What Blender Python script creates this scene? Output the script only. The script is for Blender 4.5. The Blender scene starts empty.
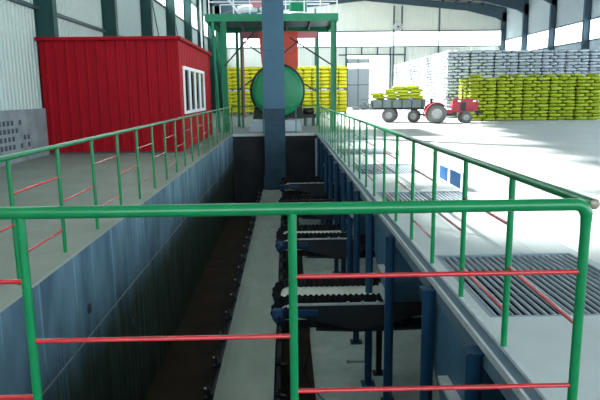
import bpy, bmesh, math, random
from mathutils import Vector, Matrix
random.seed(7)
C = bpy.context.scene.collection
PI = math.pi

# ------------------------------------------------------------------ materials
def mat(name, col, rough=0.6, metal=0.0, var=0.0, scale=3.0, col2=None, bump=0.0, bscale=40.0, coat=0.0, stretch=None):
    m = bpy.data.materials.new(name); m.use_nodes = True
    nt = m.node_tree; n = nt.nodes; l = nt.links
    b = n['Principled BSDF']
    b.inputs['Roughness'].default_value = rough
    b.inputs['Metallic'].default_value = metal
    b.inputs['Specular IOR Level'].default_value = 0.28
    if coat: b.inputs['Coat Weight'].default_value = coat; b.inputs['Coat Roughness'].default_value = 0.12
    c = (*col, 1)
    if var or col2:
        tc = n.new('ShaderNodeTexCoord'); mp = n.new('ShaderNodeMapping')
        l.new(tc.outputs['Object'], mp.inputs['Vector'])
        if stretch: mp.inputs['Scale'].default_value = stretch
        nz = n.new('ShaderNodeTexNoise'); nz.inputs['Scale'].default_value = scale
        nz.inputs['Detail'].default_value = 6; nz.inputs['Roughness'].default_value = 0.62
        l.new(mp.outputs['Vector'], nz.inputs['Vector'])
        r = n.new('ShaderNodeValToRGB')
        r.color_ramp.elements[0].position = 0.3; r.color_ramp.elements[1].position = 0.7
        lo = col2 if col2 else tuple(v * (1 - var) for v in col)
        r.color_ramp.elements[0].color = (*lo, 1)
        r.color_ramp.elements[1].color = (*(col if col2 else tuple(min(1, v * (1 + var)) for v in col)), 1)
        l.new(nz.outputs['Fac'], r.inputs['Fac']); l.new(r.outputs['Color'], b.inputs['Base Color'])
    else:
        b.inputs['Base Color'].default_value = c
    if bump:
        tc2 = n.new('ShaderNodeTexCoord'); nz2 = n.new('ShaderNodeTexNoise'); nz2.inputs['Scale'].default_value = bscale
        bp = n.new('ShaderNodeBump'); bp.inputs['Strength'].default_value = bump; bp.inputs['Distance'].default_value = 0.02
        l.new(tc2.outputs['Object'], nz2.inputs['Vector']); l.new(nz2.outputs['Fac'], bp.inputs['Height']); l.new(bp.outputs['Normal'], b.inputs['Normal'])
    return m

M = {}
M['green'] = mat('rail_green', (0.0003, 0.16, 0.052), 0.3, var=0.12, scale=9, coat=0.35)
M['red'] = mat('rail_red', (0.42, 0.008, 0.016), 0.22, var=0.1, scale=9, coat=1.0)
M['bare'] = mat('bare_steel', (0.30, 0.25, 0.21), 0.45, 0.4, var=0.3, scale=30)
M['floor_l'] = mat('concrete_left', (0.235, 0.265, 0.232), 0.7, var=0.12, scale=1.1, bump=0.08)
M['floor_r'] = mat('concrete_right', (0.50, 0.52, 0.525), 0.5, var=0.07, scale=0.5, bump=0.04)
M['walk'] = mat('concrete_walkway', (0.40, 0.45, 0.465), 0.55, var=0.08, scale=1.5)
M['apron'] = mat('apron', (0.6, 0.6, 0.58), 0.8)
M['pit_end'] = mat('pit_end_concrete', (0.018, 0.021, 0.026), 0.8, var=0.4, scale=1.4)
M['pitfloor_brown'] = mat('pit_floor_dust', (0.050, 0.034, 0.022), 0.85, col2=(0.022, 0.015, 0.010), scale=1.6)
M['pitfloor'] = mat('pit_floor_concrete', (0.46, 0.57, 0.54), 0.75, col2=(0.30, 0.39, 0.37), scale=1.8)
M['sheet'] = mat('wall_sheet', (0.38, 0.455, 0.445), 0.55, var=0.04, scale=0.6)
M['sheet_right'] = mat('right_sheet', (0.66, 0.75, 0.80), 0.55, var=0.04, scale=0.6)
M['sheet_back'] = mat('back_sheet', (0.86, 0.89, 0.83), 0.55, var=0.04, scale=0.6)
M['roof'] = mat('roof_sheet', (0.40, 0.37, 0.31), 0.6, var=0.08, scale=0.7)
M['col'] = mat('column_green', (0.010, 0.055, 0.052), 0.5, var=0.15, scale=2)
M['frame_grey'] = mat('frame_greyblue', (0.075, 0.125, 0.165), 0.5, var=0.1, scale=2)
M['girt'] = mat('girt', (0.05, 0.08, 0.085), 0.5)
M['cabin'] = mat('cabin_red', (0.27, 0.003, 0.010), 0.5, var=0.08, scale=1.5)
M['cabin'].node_tree.nodes['Principled BSDF'].inputs['Specular IOR Level'].default_value = 0.1
M['white'] = mat('white_paint', (0.78, 0.80, 0.82), 0.4)
M['blue'] = mat('steel_blue', (0.034, 0.095, 0.155), 0.45, var=0.25, scale=2.5)
M['bluepost'] = mat('post_blue', (0.010, 0.045, 0.10), 0.4, var=0.15, scale=2.5)
M['elev'] = mat('elevator_blue', (0.024, 0.088, 0.145), 0.42, var=0.15, scale=1.2)
M['channel'] = mat('edge_steel', (0.42, 0.47, 0.50), 0.42, 0.25, var=0.15, scale=5)
M['grate'] = mat('grate_steel', (0.20, 0.25, 0.295), 0.5, 0.1, var=0.15, scale=6)
M['belt'] = mat('belt_grey', (0.30, 0.36, 0.325), 0.7, col2=(0.22, 0.265, 0.24), scale=2.2, stretch=(1, 0.35, 1))
M['rubber'] = mat('black_rubber', (0.012, 0.012, 0.014), 0.6)
M['dark'] = mat('dark_steel', (0.018, 0.022, 0.03), 0.5)
M['motor'] = mat('motor_blue', (0.008, 0.04, 0.115), 0.45)
M['fbelt'] = mat('feeder_belt_grey', (0.60, 0.66, 0.61), 0.75, col2=(0.48, 0.53, 0.49), scale=3)
M['hopper_shade'] = mat('hopper_shade_black', (0.012, 0.012, 0.012), 0.9)  # near-black that puts the shade inside the hoppers into the colour
M['hopperred'] = mat('chute_red', (0.55, 0.07, 0.04), 0.5, var=0.15, scale=2)
M['drumgreen'] = mat('drum_green', (0.006, 0.20, 0.085), 0.35, var=0.08, scale=3)
M['platgreen'] = mat('platform_green', (0.006, 0.21, 0.10), 0.4, var=0.1, scale=3)
M['plinth'] = mat('plinth', (0.38, 0.44, 0.50), 0.7, var=0.06, scale=2)
M['ybag'] = mat('bag_yellowgreen', (0.31, 0.37, 0.018), 0.5, col2=(0.23, 0.29, 0.014), scale=2)
M['ysack'] = mat('sack_yellow', (0.74, 0.68, 0.03), 0.5, col2=(0.62, 0.58, 0.03), scale=2)
M['wbag'] = mat('bag_white', (0.38, 0.43, 0.49), 0.5, col2=(0.31, 0.35, 0.41), scale=2)
M['wood'] = mat('pallet_wood', (0.16, 0.12, 0.07), 0.8, var=0.2, scale=8)
M['tyre'] = mat('tyre', (0.10, 0.105, 0.105), 0.8)
M['rim'] = mat('rim_grey', (0.27, 0.29, 0.29), 0.6)
M['tred'] = mat('tractor_red', (0.30, 0.008, 0.022), 0.4, coat=0.15)
M['trailer'] = mat('trailer_greygreen', (0.10, 0.14, 0.14), 0.6, var=0.15, scale=3)
M['signblue'] = mat('panel_blue', (0.002, 0.062, 0.19), 0.6)
M['skidblack'] = mat('machine_black', (0.02, 0.02, 0.022), 0.5)
M['pink'] = mat('duct_pink', (0.55, 0.22, 0.26), 0.5)
M['leaf_grey'] = mat('door_grey', (0.42, 0.47, 0.52), 0.55)
M['bark'] = mat('lamp_white', (0.8, 0.8, 0.8), 0.4)

def glass(name, tint, gl=0.12):
    m = bpy.data.materials.new(name); m.use_nodes = True
    nt = m.node_tree; n = nt.nodes; l = nt.links; n.clear()
    o = n.new('ShaderNodeOutputMaterial'); t = n.new('ShaderNodeBsdfTransparent'); g = n.new('ShaderNodeBsdfGlossy'); x = n.new('ShaderNodeMixShader')
    t.inputs['Color'].default_value = (*tint, 1); g.inputs['Roughness'].default_value = 0.05
    x.inputs['Fac'].default_value = gl
    l.new(t.outputs[0], x.inputs[1]); l.new(g.outputs[0], x.inputs[2]); l.new(x.outputs[0], o.inputs['Surface'])
    return m
M['pane'] = glass('window_pane', (0.93, 0.96, 0.97), 0.05)
def frosted(name):
    m = bpy.data.materials.new(name); m.use_nodes = True
    nt = m.node_tree; n = nt.nodes; l = nt.links; n.clear()
    o = n.new('ShaderNodeOutputMaterial'); t = n.new('ShaderNodeBsdfTranslucent'); g = n.new('ShaderNodeBsdfDiffuse'); x = n.new('ShaderNodeMixShader')
    t.inputs['Color'].default_value = (0.9, 0.93, 0.93, 1); g.inputs['Color'].default_value = (0.75, 0.8, 0.8, 1); x.inputs['Fac'].default_value = 0.25
    l.new(t.outputs[0], x.inputs[1]); l.new(g.outputs[0], x.inputs[2]); l.new(x.outputs[0], o.inputs['Surface'])
    return m
M['frosted'] = frosted('frosted_panel')
M['darkpane'] = glass('cabin_pane', (0.16, 0.22, 0.24), 0.30)

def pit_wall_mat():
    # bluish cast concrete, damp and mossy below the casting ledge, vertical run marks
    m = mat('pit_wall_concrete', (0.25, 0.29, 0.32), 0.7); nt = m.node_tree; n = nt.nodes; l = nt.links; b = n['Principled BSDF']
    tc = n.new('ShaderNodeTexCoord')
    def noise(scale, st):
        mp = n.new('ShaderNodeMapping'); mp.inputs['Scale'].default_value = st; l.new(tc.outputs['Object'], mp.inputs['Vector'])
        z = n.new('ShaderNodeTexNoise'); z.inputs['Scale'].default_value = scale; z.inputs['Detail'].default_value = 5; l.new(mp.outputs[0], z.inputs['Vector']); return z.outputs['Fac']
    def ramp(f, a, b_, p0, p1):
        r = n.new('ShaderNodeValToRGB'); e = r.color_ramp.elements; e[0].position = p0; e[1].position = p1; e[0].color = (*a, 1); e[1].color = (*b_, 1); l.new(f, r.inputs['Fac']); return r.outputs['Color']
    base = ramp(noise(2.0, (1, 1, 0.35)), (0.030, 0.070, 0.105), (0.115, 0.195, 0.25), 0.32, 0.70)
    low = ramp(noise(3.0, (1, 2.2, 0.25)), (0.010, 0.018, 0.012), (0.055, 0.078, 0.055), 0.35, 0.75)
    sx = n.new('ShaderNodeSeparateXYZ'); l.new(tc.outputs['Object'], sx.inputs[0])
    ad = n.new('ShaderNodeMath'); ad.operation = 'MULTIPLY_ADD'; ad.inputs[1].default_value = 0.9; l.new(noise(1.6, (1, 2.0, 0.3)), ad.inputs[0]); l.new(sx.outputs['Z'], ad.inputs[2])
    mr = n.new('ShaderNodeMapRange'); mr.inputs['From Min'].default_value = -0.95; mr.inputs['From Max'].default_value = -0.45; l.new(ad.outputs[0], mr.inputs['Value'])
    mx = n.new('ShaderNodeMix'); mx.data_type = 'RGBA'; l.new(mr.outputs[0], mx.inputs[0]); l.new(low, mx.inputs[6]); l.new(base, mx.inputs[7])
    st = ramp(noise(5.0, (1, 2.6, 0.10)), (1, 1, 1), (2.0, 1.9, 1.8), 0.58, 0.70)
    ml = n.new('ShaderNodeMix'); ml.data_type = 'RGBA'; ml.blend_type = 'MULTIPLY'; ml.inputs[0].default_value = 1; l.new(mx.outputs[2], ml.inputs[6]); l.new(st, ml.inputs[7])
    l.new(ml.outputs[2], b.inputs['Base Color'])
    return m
M['pit_wall'] = pit_wall_mat()
M['block'] = mat('block_wall', (0.24, 0.27, 0.29), 0.8, col2=(0.14, 0.16, 0.18), scale=2.2)
M['hole'] = mat('block_recess', (0.05, 0.06, 0.075), 0.9)

# ------------------------------------------------------------------ mesh builder
class MB:
    def __init__(s): s.v = []; s.f = []; s.smooth = []
    def add(s, vs, fs, sm=False):
        k = len(s.v); s.v += [tuple(p) for p in vs]; s.f += [tuple(i + k for i in f) for f in fs]; s.smooth += [sm] * len(fs); return s
    def box(s, a, b, bev=0.0):
        x0, y0, z0 = [min(p, q) for p, q in zip(a, b)]; x1, y1, z1 = [max(p, q) for p, q in zip(a, b)]
        if not bev:
            vs = [(x, y, z) for z in (z0, z1) for y in (y0, y1) for x in (x0, x1)]
            return s.add(vs, [(0, 2, 3, 1), (4, 5, 7, 6), (0, 1, 5, 4), (2, 6, 7, 3), (0, 4, 6, 2), (1, 3, 7, 5)])
        bm = bmesh.new(); bmesh.ops.create_cube(bm, size=1)
        for v in bm.verts: v.co = Vector(((x0 + x1) / 2 + v.co.x * (x1 - x0), (y0 + y1) / 2 + v.co.y * (y1 - y0), (z0 + z1) / 2 + v.co.z * (z1 - z0)))
        bmesh.ops.bevel(bm, geom=list(bm.edges), offset=bev, segments=2, profile=0.5, affect='EDGES')
        bm.verts.index_update()
        s.add([v.co[:] for v in bm.verts], [[v.index for v in f.verts] for f in bm.faces]); bm.free(); return s
    def tube(s, pts, r, n=12, cap=True, sm=True):
        pts = [Vector(p) for p in pts]; rs = r if isinstance(r, (list, tuple)) else [r] * len(pts)
        vs = []; fs = []; prev = None
        for i, p in enumerate(pts):
            d = (pts[min(i + 1, len(pts) - 1)] - pts[max(i - 1, 0)]).normalized()
            if prev is None:
                u = d.orthogonal().normalized()
            else:
                u = (prev - d * prev.dot(d)); u = u.normalized() if u.length > 1e-6 else d.orthogonal().normalized()
            prev = u; w = d.cross(u)
            for k in range(n):
                a = 2 * PI * k / n; vs.append(p + (u * math.cos(a) + w * math.sin(a)) * rs[i])
        for i in range(len(pts) - 1):
            for k in range(n): fs.append((i * n + k, i * n + (k + 1) % n, (i + 1) * n + (k + 1) % n, (i + 1) * n + k))
        s.add(vs, fs, sm)
        if cap:
            s.add([vs[k] for k in range(n)], [tuple(range(n))[::-1]]); s.add([vs[-n + k] for k in range(n)], [tuple(range(n))])
        return s
    def prism(s, poly, axis, a, b):
        # poly of 2-D points extruded along axis from a to b
        def P(q, t):
            return {'x': (t, q[0], q[1]), 'y': (q[0], t, q[1]), 'z': (q[0], q[1], t)}[axis]
        n = len(poly); vs = [P(q, a) for q in poly] + [P(q, b) for q in poly]
        fs = [tuple(range(n)), tuple(range(n, 2 * n))[::-1]] + [(k, k + n, (k + 1) % n + n, (k + 1) % n) for k in range(n)]
        return s.add(vs, fs)
    def lathe(s, prof, c, axis='y', n=28):
        # prof (r, t) turned about an axis through c
        vs = []; fs = []
        for r, t in prof:
            for k in range(n):
                a = 2 * PI * k / n; p, q = r * math.cos(a), r * math.sin(a)
                o = {'y': (p, t, q), 'x': (t, p, q), 'z': (p, q, t)}[axis]; vs.append((c[0] + o[0], c[1] + o[1], c[2] + o[2]))
        for i in range(len(prof) - 1):
            for k in range(n): fs.append((i * n + k, i * n + (k + 1) % n, (i + 1) * n + (k + 1) % n, (i + 1) * n + k))
        return s.add(vs, fs, True)
    def build(s, name, m, parent=None, loc=None):
        me = bpy.data.meshes.new(name); me.from_pydata(s.v, [], s.f)
        me.polygons.foreach_set('use_smooth', s.smooth); me.update()
        bm = bmesh.new(); bm.from_mesh(me); bmesh.ops.recalc_face_normals(bm, faces=bm.faces); bm.to_mesh(me); bm.free()
        me.materials.append(M[m] if isinstance(m, str) else m)
        o = bpy.data.objects.new(name, me); C.objects.link(o)
        if loc: o.location = loc
        if parent: o.parent = parent
        return o

def tag(o, label=None, cat=None, group=None, kind=None):
    if label: o['label'] = label
    if cat: o['category'] = cat
    if group: o['group'] = group
    if kind: o['kind'] = kind
    return o
def thing(name, label, cat, loc=(0, 0, 0), rz=0, group=None):
    o = bpy.data.objects.new(name, None); o.empty_display_size = 0.2; C.objects.link(o); o.location = loc; o.rotation_euler = (0, 0, rz)
    return tag(o, label, cat, group)
def struct(name, mb, m):
    return tag(mb.build(name, m), kind='structure')
def copy_tree(o, parent=None):
    c = o.copy(); C.objects.link(c)
    if parent: c.parent = parent
    for ch in list(o.children): copy_tree(ch, c)
    return c

# ------------------------------------------------------------------ camera
f, pt, yw, rl = 585.75, 0.178826, 0.02182, -0.01115
H = 1.65
cy, sy = math.cos(yw), math.sin(yw)
fw = Vector((sy * math.cos(pt), cy * math.cos(pt), -math.sin(pt))); rt = Vector((cy, -sy, 0)); up = rt.cross(fw)
rt2 = rt * math.cos(rl) + up * math.sin(rl); up2 = -rt * math.sin(rl) + up * math.cos(rl)
cam = bpy.data.cameras.new('camera'); co = bpy.data.objects.new('camera', cam); C.objects.link(co)
co.matrix_world = Matrix(((rt2.x, up2.x, -fw.x, 0), (rt2.y, up2.y, -fw.y, 0), (rt2.z, up2.z, -fw.z, H), (0, 0, 0, 1)))
cam.sensor_width = 36; cam.lens = f / 600 * 36; cam.clip_end = 500
bpy.context.scene.camera = co

# ------------------------------------------------------------------ layout constants
XW0, XW1 = -7.05, 24.85          # side walls
YB = 67.8                         # back wall
YF = -14.0                        # open front end of the hall
XL, XR = -2.28, 1.31              # pit opening
YP0, YP1 = 2.75, 25.2
ZP = -3.02
PXR = 4.3                         # pit goes on under the walkway
COLY = [17.4 + 6.3 * k for k in range(-5, 9)]   # bay lines, last at the back wall
HT = 1.14                         # rail height

# ------------------------------------------------------------------ setting: floors and pit
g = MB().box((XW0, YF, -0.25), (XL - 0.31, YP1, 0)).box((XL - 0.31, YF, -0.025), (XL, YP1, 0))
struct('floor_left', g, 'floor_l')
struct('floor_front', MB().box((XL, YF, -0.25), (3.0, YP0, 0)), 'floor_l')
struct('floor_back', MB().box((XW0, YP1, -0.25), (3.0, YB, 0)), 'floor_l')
struct('floor_right', MB().box((3.0, YF, -0.25), (XW1, YB, 0)), 'floor_r')
GR = [(4.1, 5.8), (8.02, 9.74), (12.0, 13.7), (16.0, 17.75), (20.0, 21.75)]
GX0, GX1 = 1.50, 2.92
w = MB()
ys = [YP0] + [v for p in GR for v in p] + [YP1]
for i in range(0, len(ys), 2):
    w.box((1.42, ys[i], -0.16), (2.565, ys[i + 1], 0)); w.box((2.577, ys[i], -0.16), (2.992, ys[i + 1], 0))
for a, b in GR:
    w.box((1.42, a, -0.16), (GX0, b, 0)); w.box((GX1, a, -0.16), (2.992, b, 0))
struct('floor_walkway', w, 'walk')
e = MB().box((1.285, YP0, -0.05), (1.305, YP1, 0.004)).box((1.385, YP0, -0.012), (1.418, YP1, 0.012))
struct('trim_1', e, 'channel')
struct('trim_90', MB().box((1.305, YP0, -0.045), (1.42, YP1, -0.012)).box((1.318, YP0, -0.20), (1.34, YP1, -0.045)), 'frame_grey')
# pit
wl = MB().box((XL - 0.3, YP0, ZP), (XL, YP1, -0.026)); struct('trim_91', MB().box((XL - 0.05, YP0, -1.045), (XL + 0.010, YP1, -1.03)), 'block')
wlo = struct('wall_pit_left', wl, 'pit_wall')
for y_, z_ in ((6.41, -0.73), (8.2, -1.60)):
    MB().lathe([(0.001, 0.0), (0.045, 0.0), (0.05, 0.012), (0.06, 0.012), (0.06, 0.0)], (XL, y_, z_), 'x', 16).build('drain_hole', 'hole', wlo)
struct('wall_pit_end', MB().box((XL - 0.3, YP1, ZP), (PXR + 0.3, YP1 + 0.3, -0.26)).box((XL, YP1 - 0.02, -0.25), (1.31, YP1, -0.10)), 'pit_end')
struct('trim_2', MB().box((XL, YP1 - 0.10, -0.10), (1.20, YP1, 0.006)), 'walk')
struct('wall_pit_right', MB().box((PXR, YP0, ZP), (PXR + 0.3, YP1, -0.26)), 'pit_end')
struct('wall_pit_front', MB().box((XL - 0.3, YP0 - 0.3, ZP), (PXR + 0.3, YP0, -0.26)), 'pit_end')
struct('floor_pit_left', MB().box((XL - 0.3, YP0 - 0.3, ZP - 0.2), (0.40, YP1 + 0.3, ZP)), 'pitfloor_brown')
struct('floor_pit_right', MB().box((0.40, YP0 - 0.3, ZP - 0.2), (PXR + 0.3, YP1 + 0.3, ZP)), 'pitfloor')
struct('ground_outside', MB().box((-80, YB, -0.3), (120, 150, -0.03)), 'apron')
struct('ground_beside', MB().box((XW1, -60, -0.3), (120, YB, -0.03)).box((-80, -60, -0.3), (XW0, YB, -0.03)).box((XW0, -60, -0.3), (XW1, YF, -0.03)), 'apron')

# ------------------------------------------------------------------ walls
def sheet_y(mb, x, inward, y0, y1, z0, z1, pitch=0.21, d=0.03):
    # ribbed sheet in a plane x = const, ribs vertical
    pr = []; y = y0
    while y < y1 - 1e-6:
        for t, h in ((0, 0), (0.62, 0), (0.72, 1), (0.9, 1), (1.0, 0)):
            yy = min(y + t * pitch, y1); pr.append((x + inward * d * h, yy))
        y += pitch
    vs = []; fs = []
    for p in pr: vs += [(p[0], p[1], z0), (p[0], p[1], z1)]
    for i in range(len(pr) - 1): fs.append((2 * i, 2 * i + 2, 2 * i + 3, 2 * i + 1))
    mb.add(vs, fs)
def sheet_x(mb, y, inward, x0, x1, z0, z1, pitch=0.3, d=0.03):
    t = MB(); sheet_y(t, y, inward, x0, x1, z0, z1, pitch, d)
    mb.add([(v[1], v[0], v[2]) for v in t.v], t.f)
def eave(x):   # roof underside height
    return 12.6 - 0.088 * abs(x - 8.9)
BANDL, BANDR = (6.75, 8.45), (5.75, 7.3)
m_ = MB()
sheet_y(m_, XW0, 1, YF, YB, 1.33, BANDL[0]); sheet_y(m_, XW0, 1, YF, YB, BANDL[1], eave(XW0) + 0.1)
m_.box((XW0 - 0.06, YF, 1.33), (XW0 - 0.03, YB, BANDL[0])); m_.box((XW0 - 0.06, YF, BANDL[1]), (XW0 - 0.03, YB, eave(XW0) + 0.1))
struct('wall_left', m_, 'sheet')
# low masonry plinth along the left wall with rows of recessed openings near the camera
bw = MB().box((XW0 - 0.2, YF, 0), (XW0 + 0.02, YB, 1.33))
struct('wall_left_plinth', bw, 'block')
pb = MB().box((XW0 + 0.02, 9.0, 0), (XW0 + 0.16, 17.15, 1.33))
lat = thing('block_wall', 'low grey concrete block wall with pierced openings beside the red cabin', 'block wall', (XW0 + 0.02, 13, 0))
pb.build('wall_body', 'block', lat, (0, 0, 0)).location = (-(XW0 + 0.02), -13, 0)
hb = MB()
for i in range(9):
    for k in range(4):
        y = 14.05 + i * 0.22; z = 0.35 + k * 0.2
        if i > 4 and random.random() < 0.4: continue
        hb.box((XW0 + 0.15, y, z), (XW0 + 0.165, y + 0.13, z + 0.12))
hb.build('opening_grid', 'hole', lat).location = (-(XW0 + 0.02), -13, 0)
m_ = MB(); sheet_y(m_, XW1, -1, 43, YB, 0, BANDR[0]); sheet_y(m_, XW1, -1, 43, YB, BANDR[1], eave(XW1) + 0.1)
sheet_y(m_, XW1, -1, YF, 43, 0, 0.9); sheet_y(m_, XW1, -1, YF, 43, 8.6, eave(XW1) + 0.1)
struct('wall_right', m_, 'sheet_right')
DX0, DX1, DZ = 7.0, 11.7, 5.85        # doorway in the back wall
SB = (6.85, 8.4)
m_ = MB()
sheet_x(m_, YB, -1, XW0, DX0, 0, SB[0]); sheet_x(m_, YB, -1, DX0, DX1, DZ, SB[0]); sheet_x(m_, YB, -1, DX1, XW1, 0, SB[0])
sheet_x(m_, YB, -1, XW0, XW1, SB[1], 12.7)
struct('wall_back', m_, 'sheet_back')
# window bands: one pane run per bay
def pane(n, a, b, m='pane'): return struct('window_%d' % n, MB().box(a, b), m)
nw = 1
for i in range(len(COLY) - 1):
    struct('window_%d' % nw, MB().add([(XW0, COLY[i], BANDL[0]), (XW0, COLY[i + 1], BANDL[0]), (XW0, COLY[i + 1], BANDL[1]), (XW0, COLY[i], BANDL[1])], [(0, 1, 2, 3)]), 'frosted'); nw += 1
for y0, y1 in zip(COLY[9:-1], COLY[10:]):
    pane(nw, (XW1, y0, BANDR[0]), (XW1 + 0.012, y1, BANDR[1])); nw += 1
bx = [XW0, -1.2, 4.9, 6.7, 12.3, 16.9, 24.0]
for x0, x1 in zip(bx, bx[1:]):
    pane(nw, (x0, YB, SB[0]), (x1, YB + 0.012, SB[1])); nw += 1
# girts (dark horizontal rails on the sheets)
nt_ = 3
def trim(mb, m):
    global nt_
    o = struct('trim_%d' % nt_, mb, m); nt_ += 1; return o
for z in (4.12, 6.72, 8.5): trim(MB().box((XW0 + 0.03, YF, z - 0.05), (XW0 + 0.13, YB, z + 0.05)), 'girt')
for z in (3.4, 5.7, 7.35): trim(MB().box((XW1 - 0.13, YF, z - 0.05), (XW1 - 0.03, YB, z + 0.05)), 'frame_grey')
for z in (6.8, 8.47): trim(MB().box((XW0, YB - 0.16, z - 0.06), (XW1, YB - 0.04, z + 0.06)), 'frame_grey')
trim(MB().box((6.0, YB - 0.16, 5.85), (13.6, YB - 0.04, 5.99)), 'frame_grey')
for x, z0, z1 in ((6.85, 0, 6.8), (8.6, 5.9, 6.8), (10.4, 5.9, 6.8), (11.85, 0, 6.8), (13.5, 5.0, 6.8), (12.2, 0, 11.2), (13.1, 8.4, 11.2), (17.3, 0, 11.0), (-1.2, 0, 11.0), (3.4, 0, 11)):
    trim(MB().box((x - 0.07, YB - 0.2, z0), (x + 0.07, YB - 0.04, z1)), 'frame_grey')

# steel frames: H columns, haunched rafters
def h_column(x, y, wx, s, m):
    z1 = 10.4; mb = MB()
    a, b = (x, x + wx)
    mb.box((a, y - 0.012, 0), (b, y + 0.012, z1)); mb.box((a, y - 0.15, 0), (a + 0.02, y + 0.15, z1)); mb.box((b - 0.02, y - 0.15, 0), (b, y + 0.15, z1))
    return tag(mb.build('steel_column', m), kind='structure')
def rafter(y, m):
    xs = [XW0 + 0.05, XW0 + 1.2, XW0 + 4.5, 8.9, XW1 - 4.5, XW1 - 1.2, XW1 - 0.05]
    dep = [1.75, 1.25, 0.75, 0.62, 0.75, 1.25, 1.75]
    top = [eave(x) - 0.22 for x in xs]; bot = [t - d for t, d in zip(top, dep)]
    mb = MB()
    poly = list(zip(xs, top)) + list(zip(xs, bot))[::-1]
    n = len(xs)
    for i in range(n - 1):
        mb.prism([(xs[i], bot[i]), (xs[i + 1], bot[i + 1]), (xs[i + 1], top[i + 1]), (xs[i], top[i])], 'y', y - 0.012, y + 0.012)
        for arr, s in ((bot, 1), (top, -1)):
            mb.prism([(xs[i], arr[i]), (xs[i + 1], arr[i + 1]), (xs[i + 1], arr[i + 1] + 0.03 * s), (xs[i], arr[i] + 0.03 * s)], 'y', y - 0.14, y + 0.14)
    return tag(mb.build('roof_beam', m), kind='structure')
for y in COLY:
    yy = min(y, YB - 0.2)
    h_column(XW0 + 0.03, yy, 0.53, 1, 'col'); h_column(XW1 - 0.56, yy, 0.53, 1, 'frame_grey'); rafter(yy, 'frame_grey')
# bracing rods on the left wall
for y in (30.0, 36.3): trim(MB().tube([(XW0 + 0.2, y + 0.3, 8.4), (XW0 + 0.2, y + 4.5, 3.0)], 0.03, 6), 'girt')

# sun direction (towards the sun) and an added roof opening shaped to throw the sun patch
S = Vector((-0.62, 0.55, 0.78)).normalized()
PATCH = [(2.6, 6.5), (5.9, 10.8), (9.0, 27.0), (10.2, 33.5), (14.5, 34.5), (14.5, 60), (3.2, 60), (2.6, 30)]
def inside(p, poly):
    r = False; n = len(poly)
    for i in range(n):
        (x0, y0), (x1, y1) = poly[i], poly[(i + 1) % n]
        if (y0 > p[1]) != (y1 > p[1]) and p[0] < (x1 - x0) * (p[1] - y0) / (y1 - y0) + x0: r = not r
    return r
rf = MB(); nx = 46; dy = 1.05
xs = [XW0 - 0.1 + (XW1 - XW0 + 0.2) * i / nx for i in range(nx + 1)]
yy = YF
while yy < YB:
    for i in range(nx):
        xc = (xs[i] + xs[i + 1]) / 2; yc = yy + dy / 2; zc = eave(xc)
        fl = (xc - S.x / S.z * zc, yc - S.y / S.z * zc)
        if inside(fl, PATCH): continue
        if 14.5 < xc < 18.5 and yc < 42: continue  # unseen opening along the right slope, added for general daylight
        a, b = xs[i], xs[i + 1]
        rf.add([(a, yy, eave(a)), (b, yy, eave(b)), (b, min(yy + dy, YB), eave(b)), (a, min(yy + dy, YB), eave(a))], [(0, 1, 2, 3)])
    yy += dy
struct('ceiling', rf, 'roof')
for k in range(1, 22):
    x = XW0 + (XW1 - XW0) * k / 22
    if -5 < x < 5 or 14 < x < 19: 
        y0 = 52
    else: y0 = 17
    trim(MB().box((x - 0.04, y0, eave(x) - 0.20), (x + 0.04, YB, eave(x) - 0.02)), 'frame_grey')

# back door: sliding leaf half across the opening
dl = MB(); dl.box((6.95, YB - 0.32, 0.05), (9.45, YB - 0.26, 4.35)); dl.box((6.95, YB - 0.32, 5.05), (9.45, YB - 0.26, 5.45))
d = tag(dl.build('door_1', 'leaf_grey'), kind='structure')
dk = MB(); 
for x in (6.98, 8.2, 9.42): dk.box((x - 0.04, YB - 0.36, 0.05), (x + 0.04, YB - 0.24, 5.5))
for z in (2.6, 4.35, 5.05, 5.5): dk.box((6.95, YB - 0.36, z - 0.04), (9.45, YB - 0.24, z + 0.04))
dk.build('door_frame', 'frame_grey', d)

# round white fan on the back wall
fan = thing('wall_fan', 'round white ventilation fan high on the back wall', 'fan', (12.66, YB - 0.2, 8.95))
MB().lathe([(0.42, -0.12), (0.52, -0.12), (0.54, 0.0), (0.54, 0.12), (0.44, 0.12), (0.42, -0.12)], (0, 0, 0)).build('housing', 'white', fan)
MB().lathe([(0.001, -0.09), (0.10, -0.09), (0.12, 0.02), (0.001, 0.02)], (0, 0, 0), n=16).build('hub', 'girt', fan)
bl = MB()
for k in range(6):
    a = k * PI / 3; u = Vector((math.cos(a), 0, math.sin(a))); v = Vector((-math.sin(a), 0, math.cos(a)))
    p = [u * 0.1 - v * 0.05 + Vector((0, -0.05, 0)), u * 0.42 - v * 0.16 + Vector((0, -0.06, 0)), u * 0.42 + v * 0.14 + Vector((0, 0.03, 0)), u * 0.1 + v * 0.05 + Vector((0, 0.0, 0))]
    bl.add(p + [q + Vector((0, 0.012, 0)) for q in p], [(0, 1, 2, 3), (7, 6, 5, 4), (0, 4, 5, 1), (1, 5, 6, 2), (2, 6, 7, 3), (3, 7, 4, 0)])
bl.build('fan_blades', 'white', fan)

# ------------------------------------------------------------------ railings
R_TOP, R_POST, R_BAR = 0.029, 0.021, 0.0115
def arc(c, r, a0, a1, n, fx):
    return [fx(c[0] + r * math.cos(a0 + (a1 - a0) * i / n), c[1] + r * math.sin(a0 + (a1 - a0) * i / n)) for i in range(n + 1)]
def foot(mb, x, y): mb.box((x - 0.05, y - 0.05, 0), (x + 0.05, y + 0.05, 0.008))
HB = (0.82, 0.25, 0.53)
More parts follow.
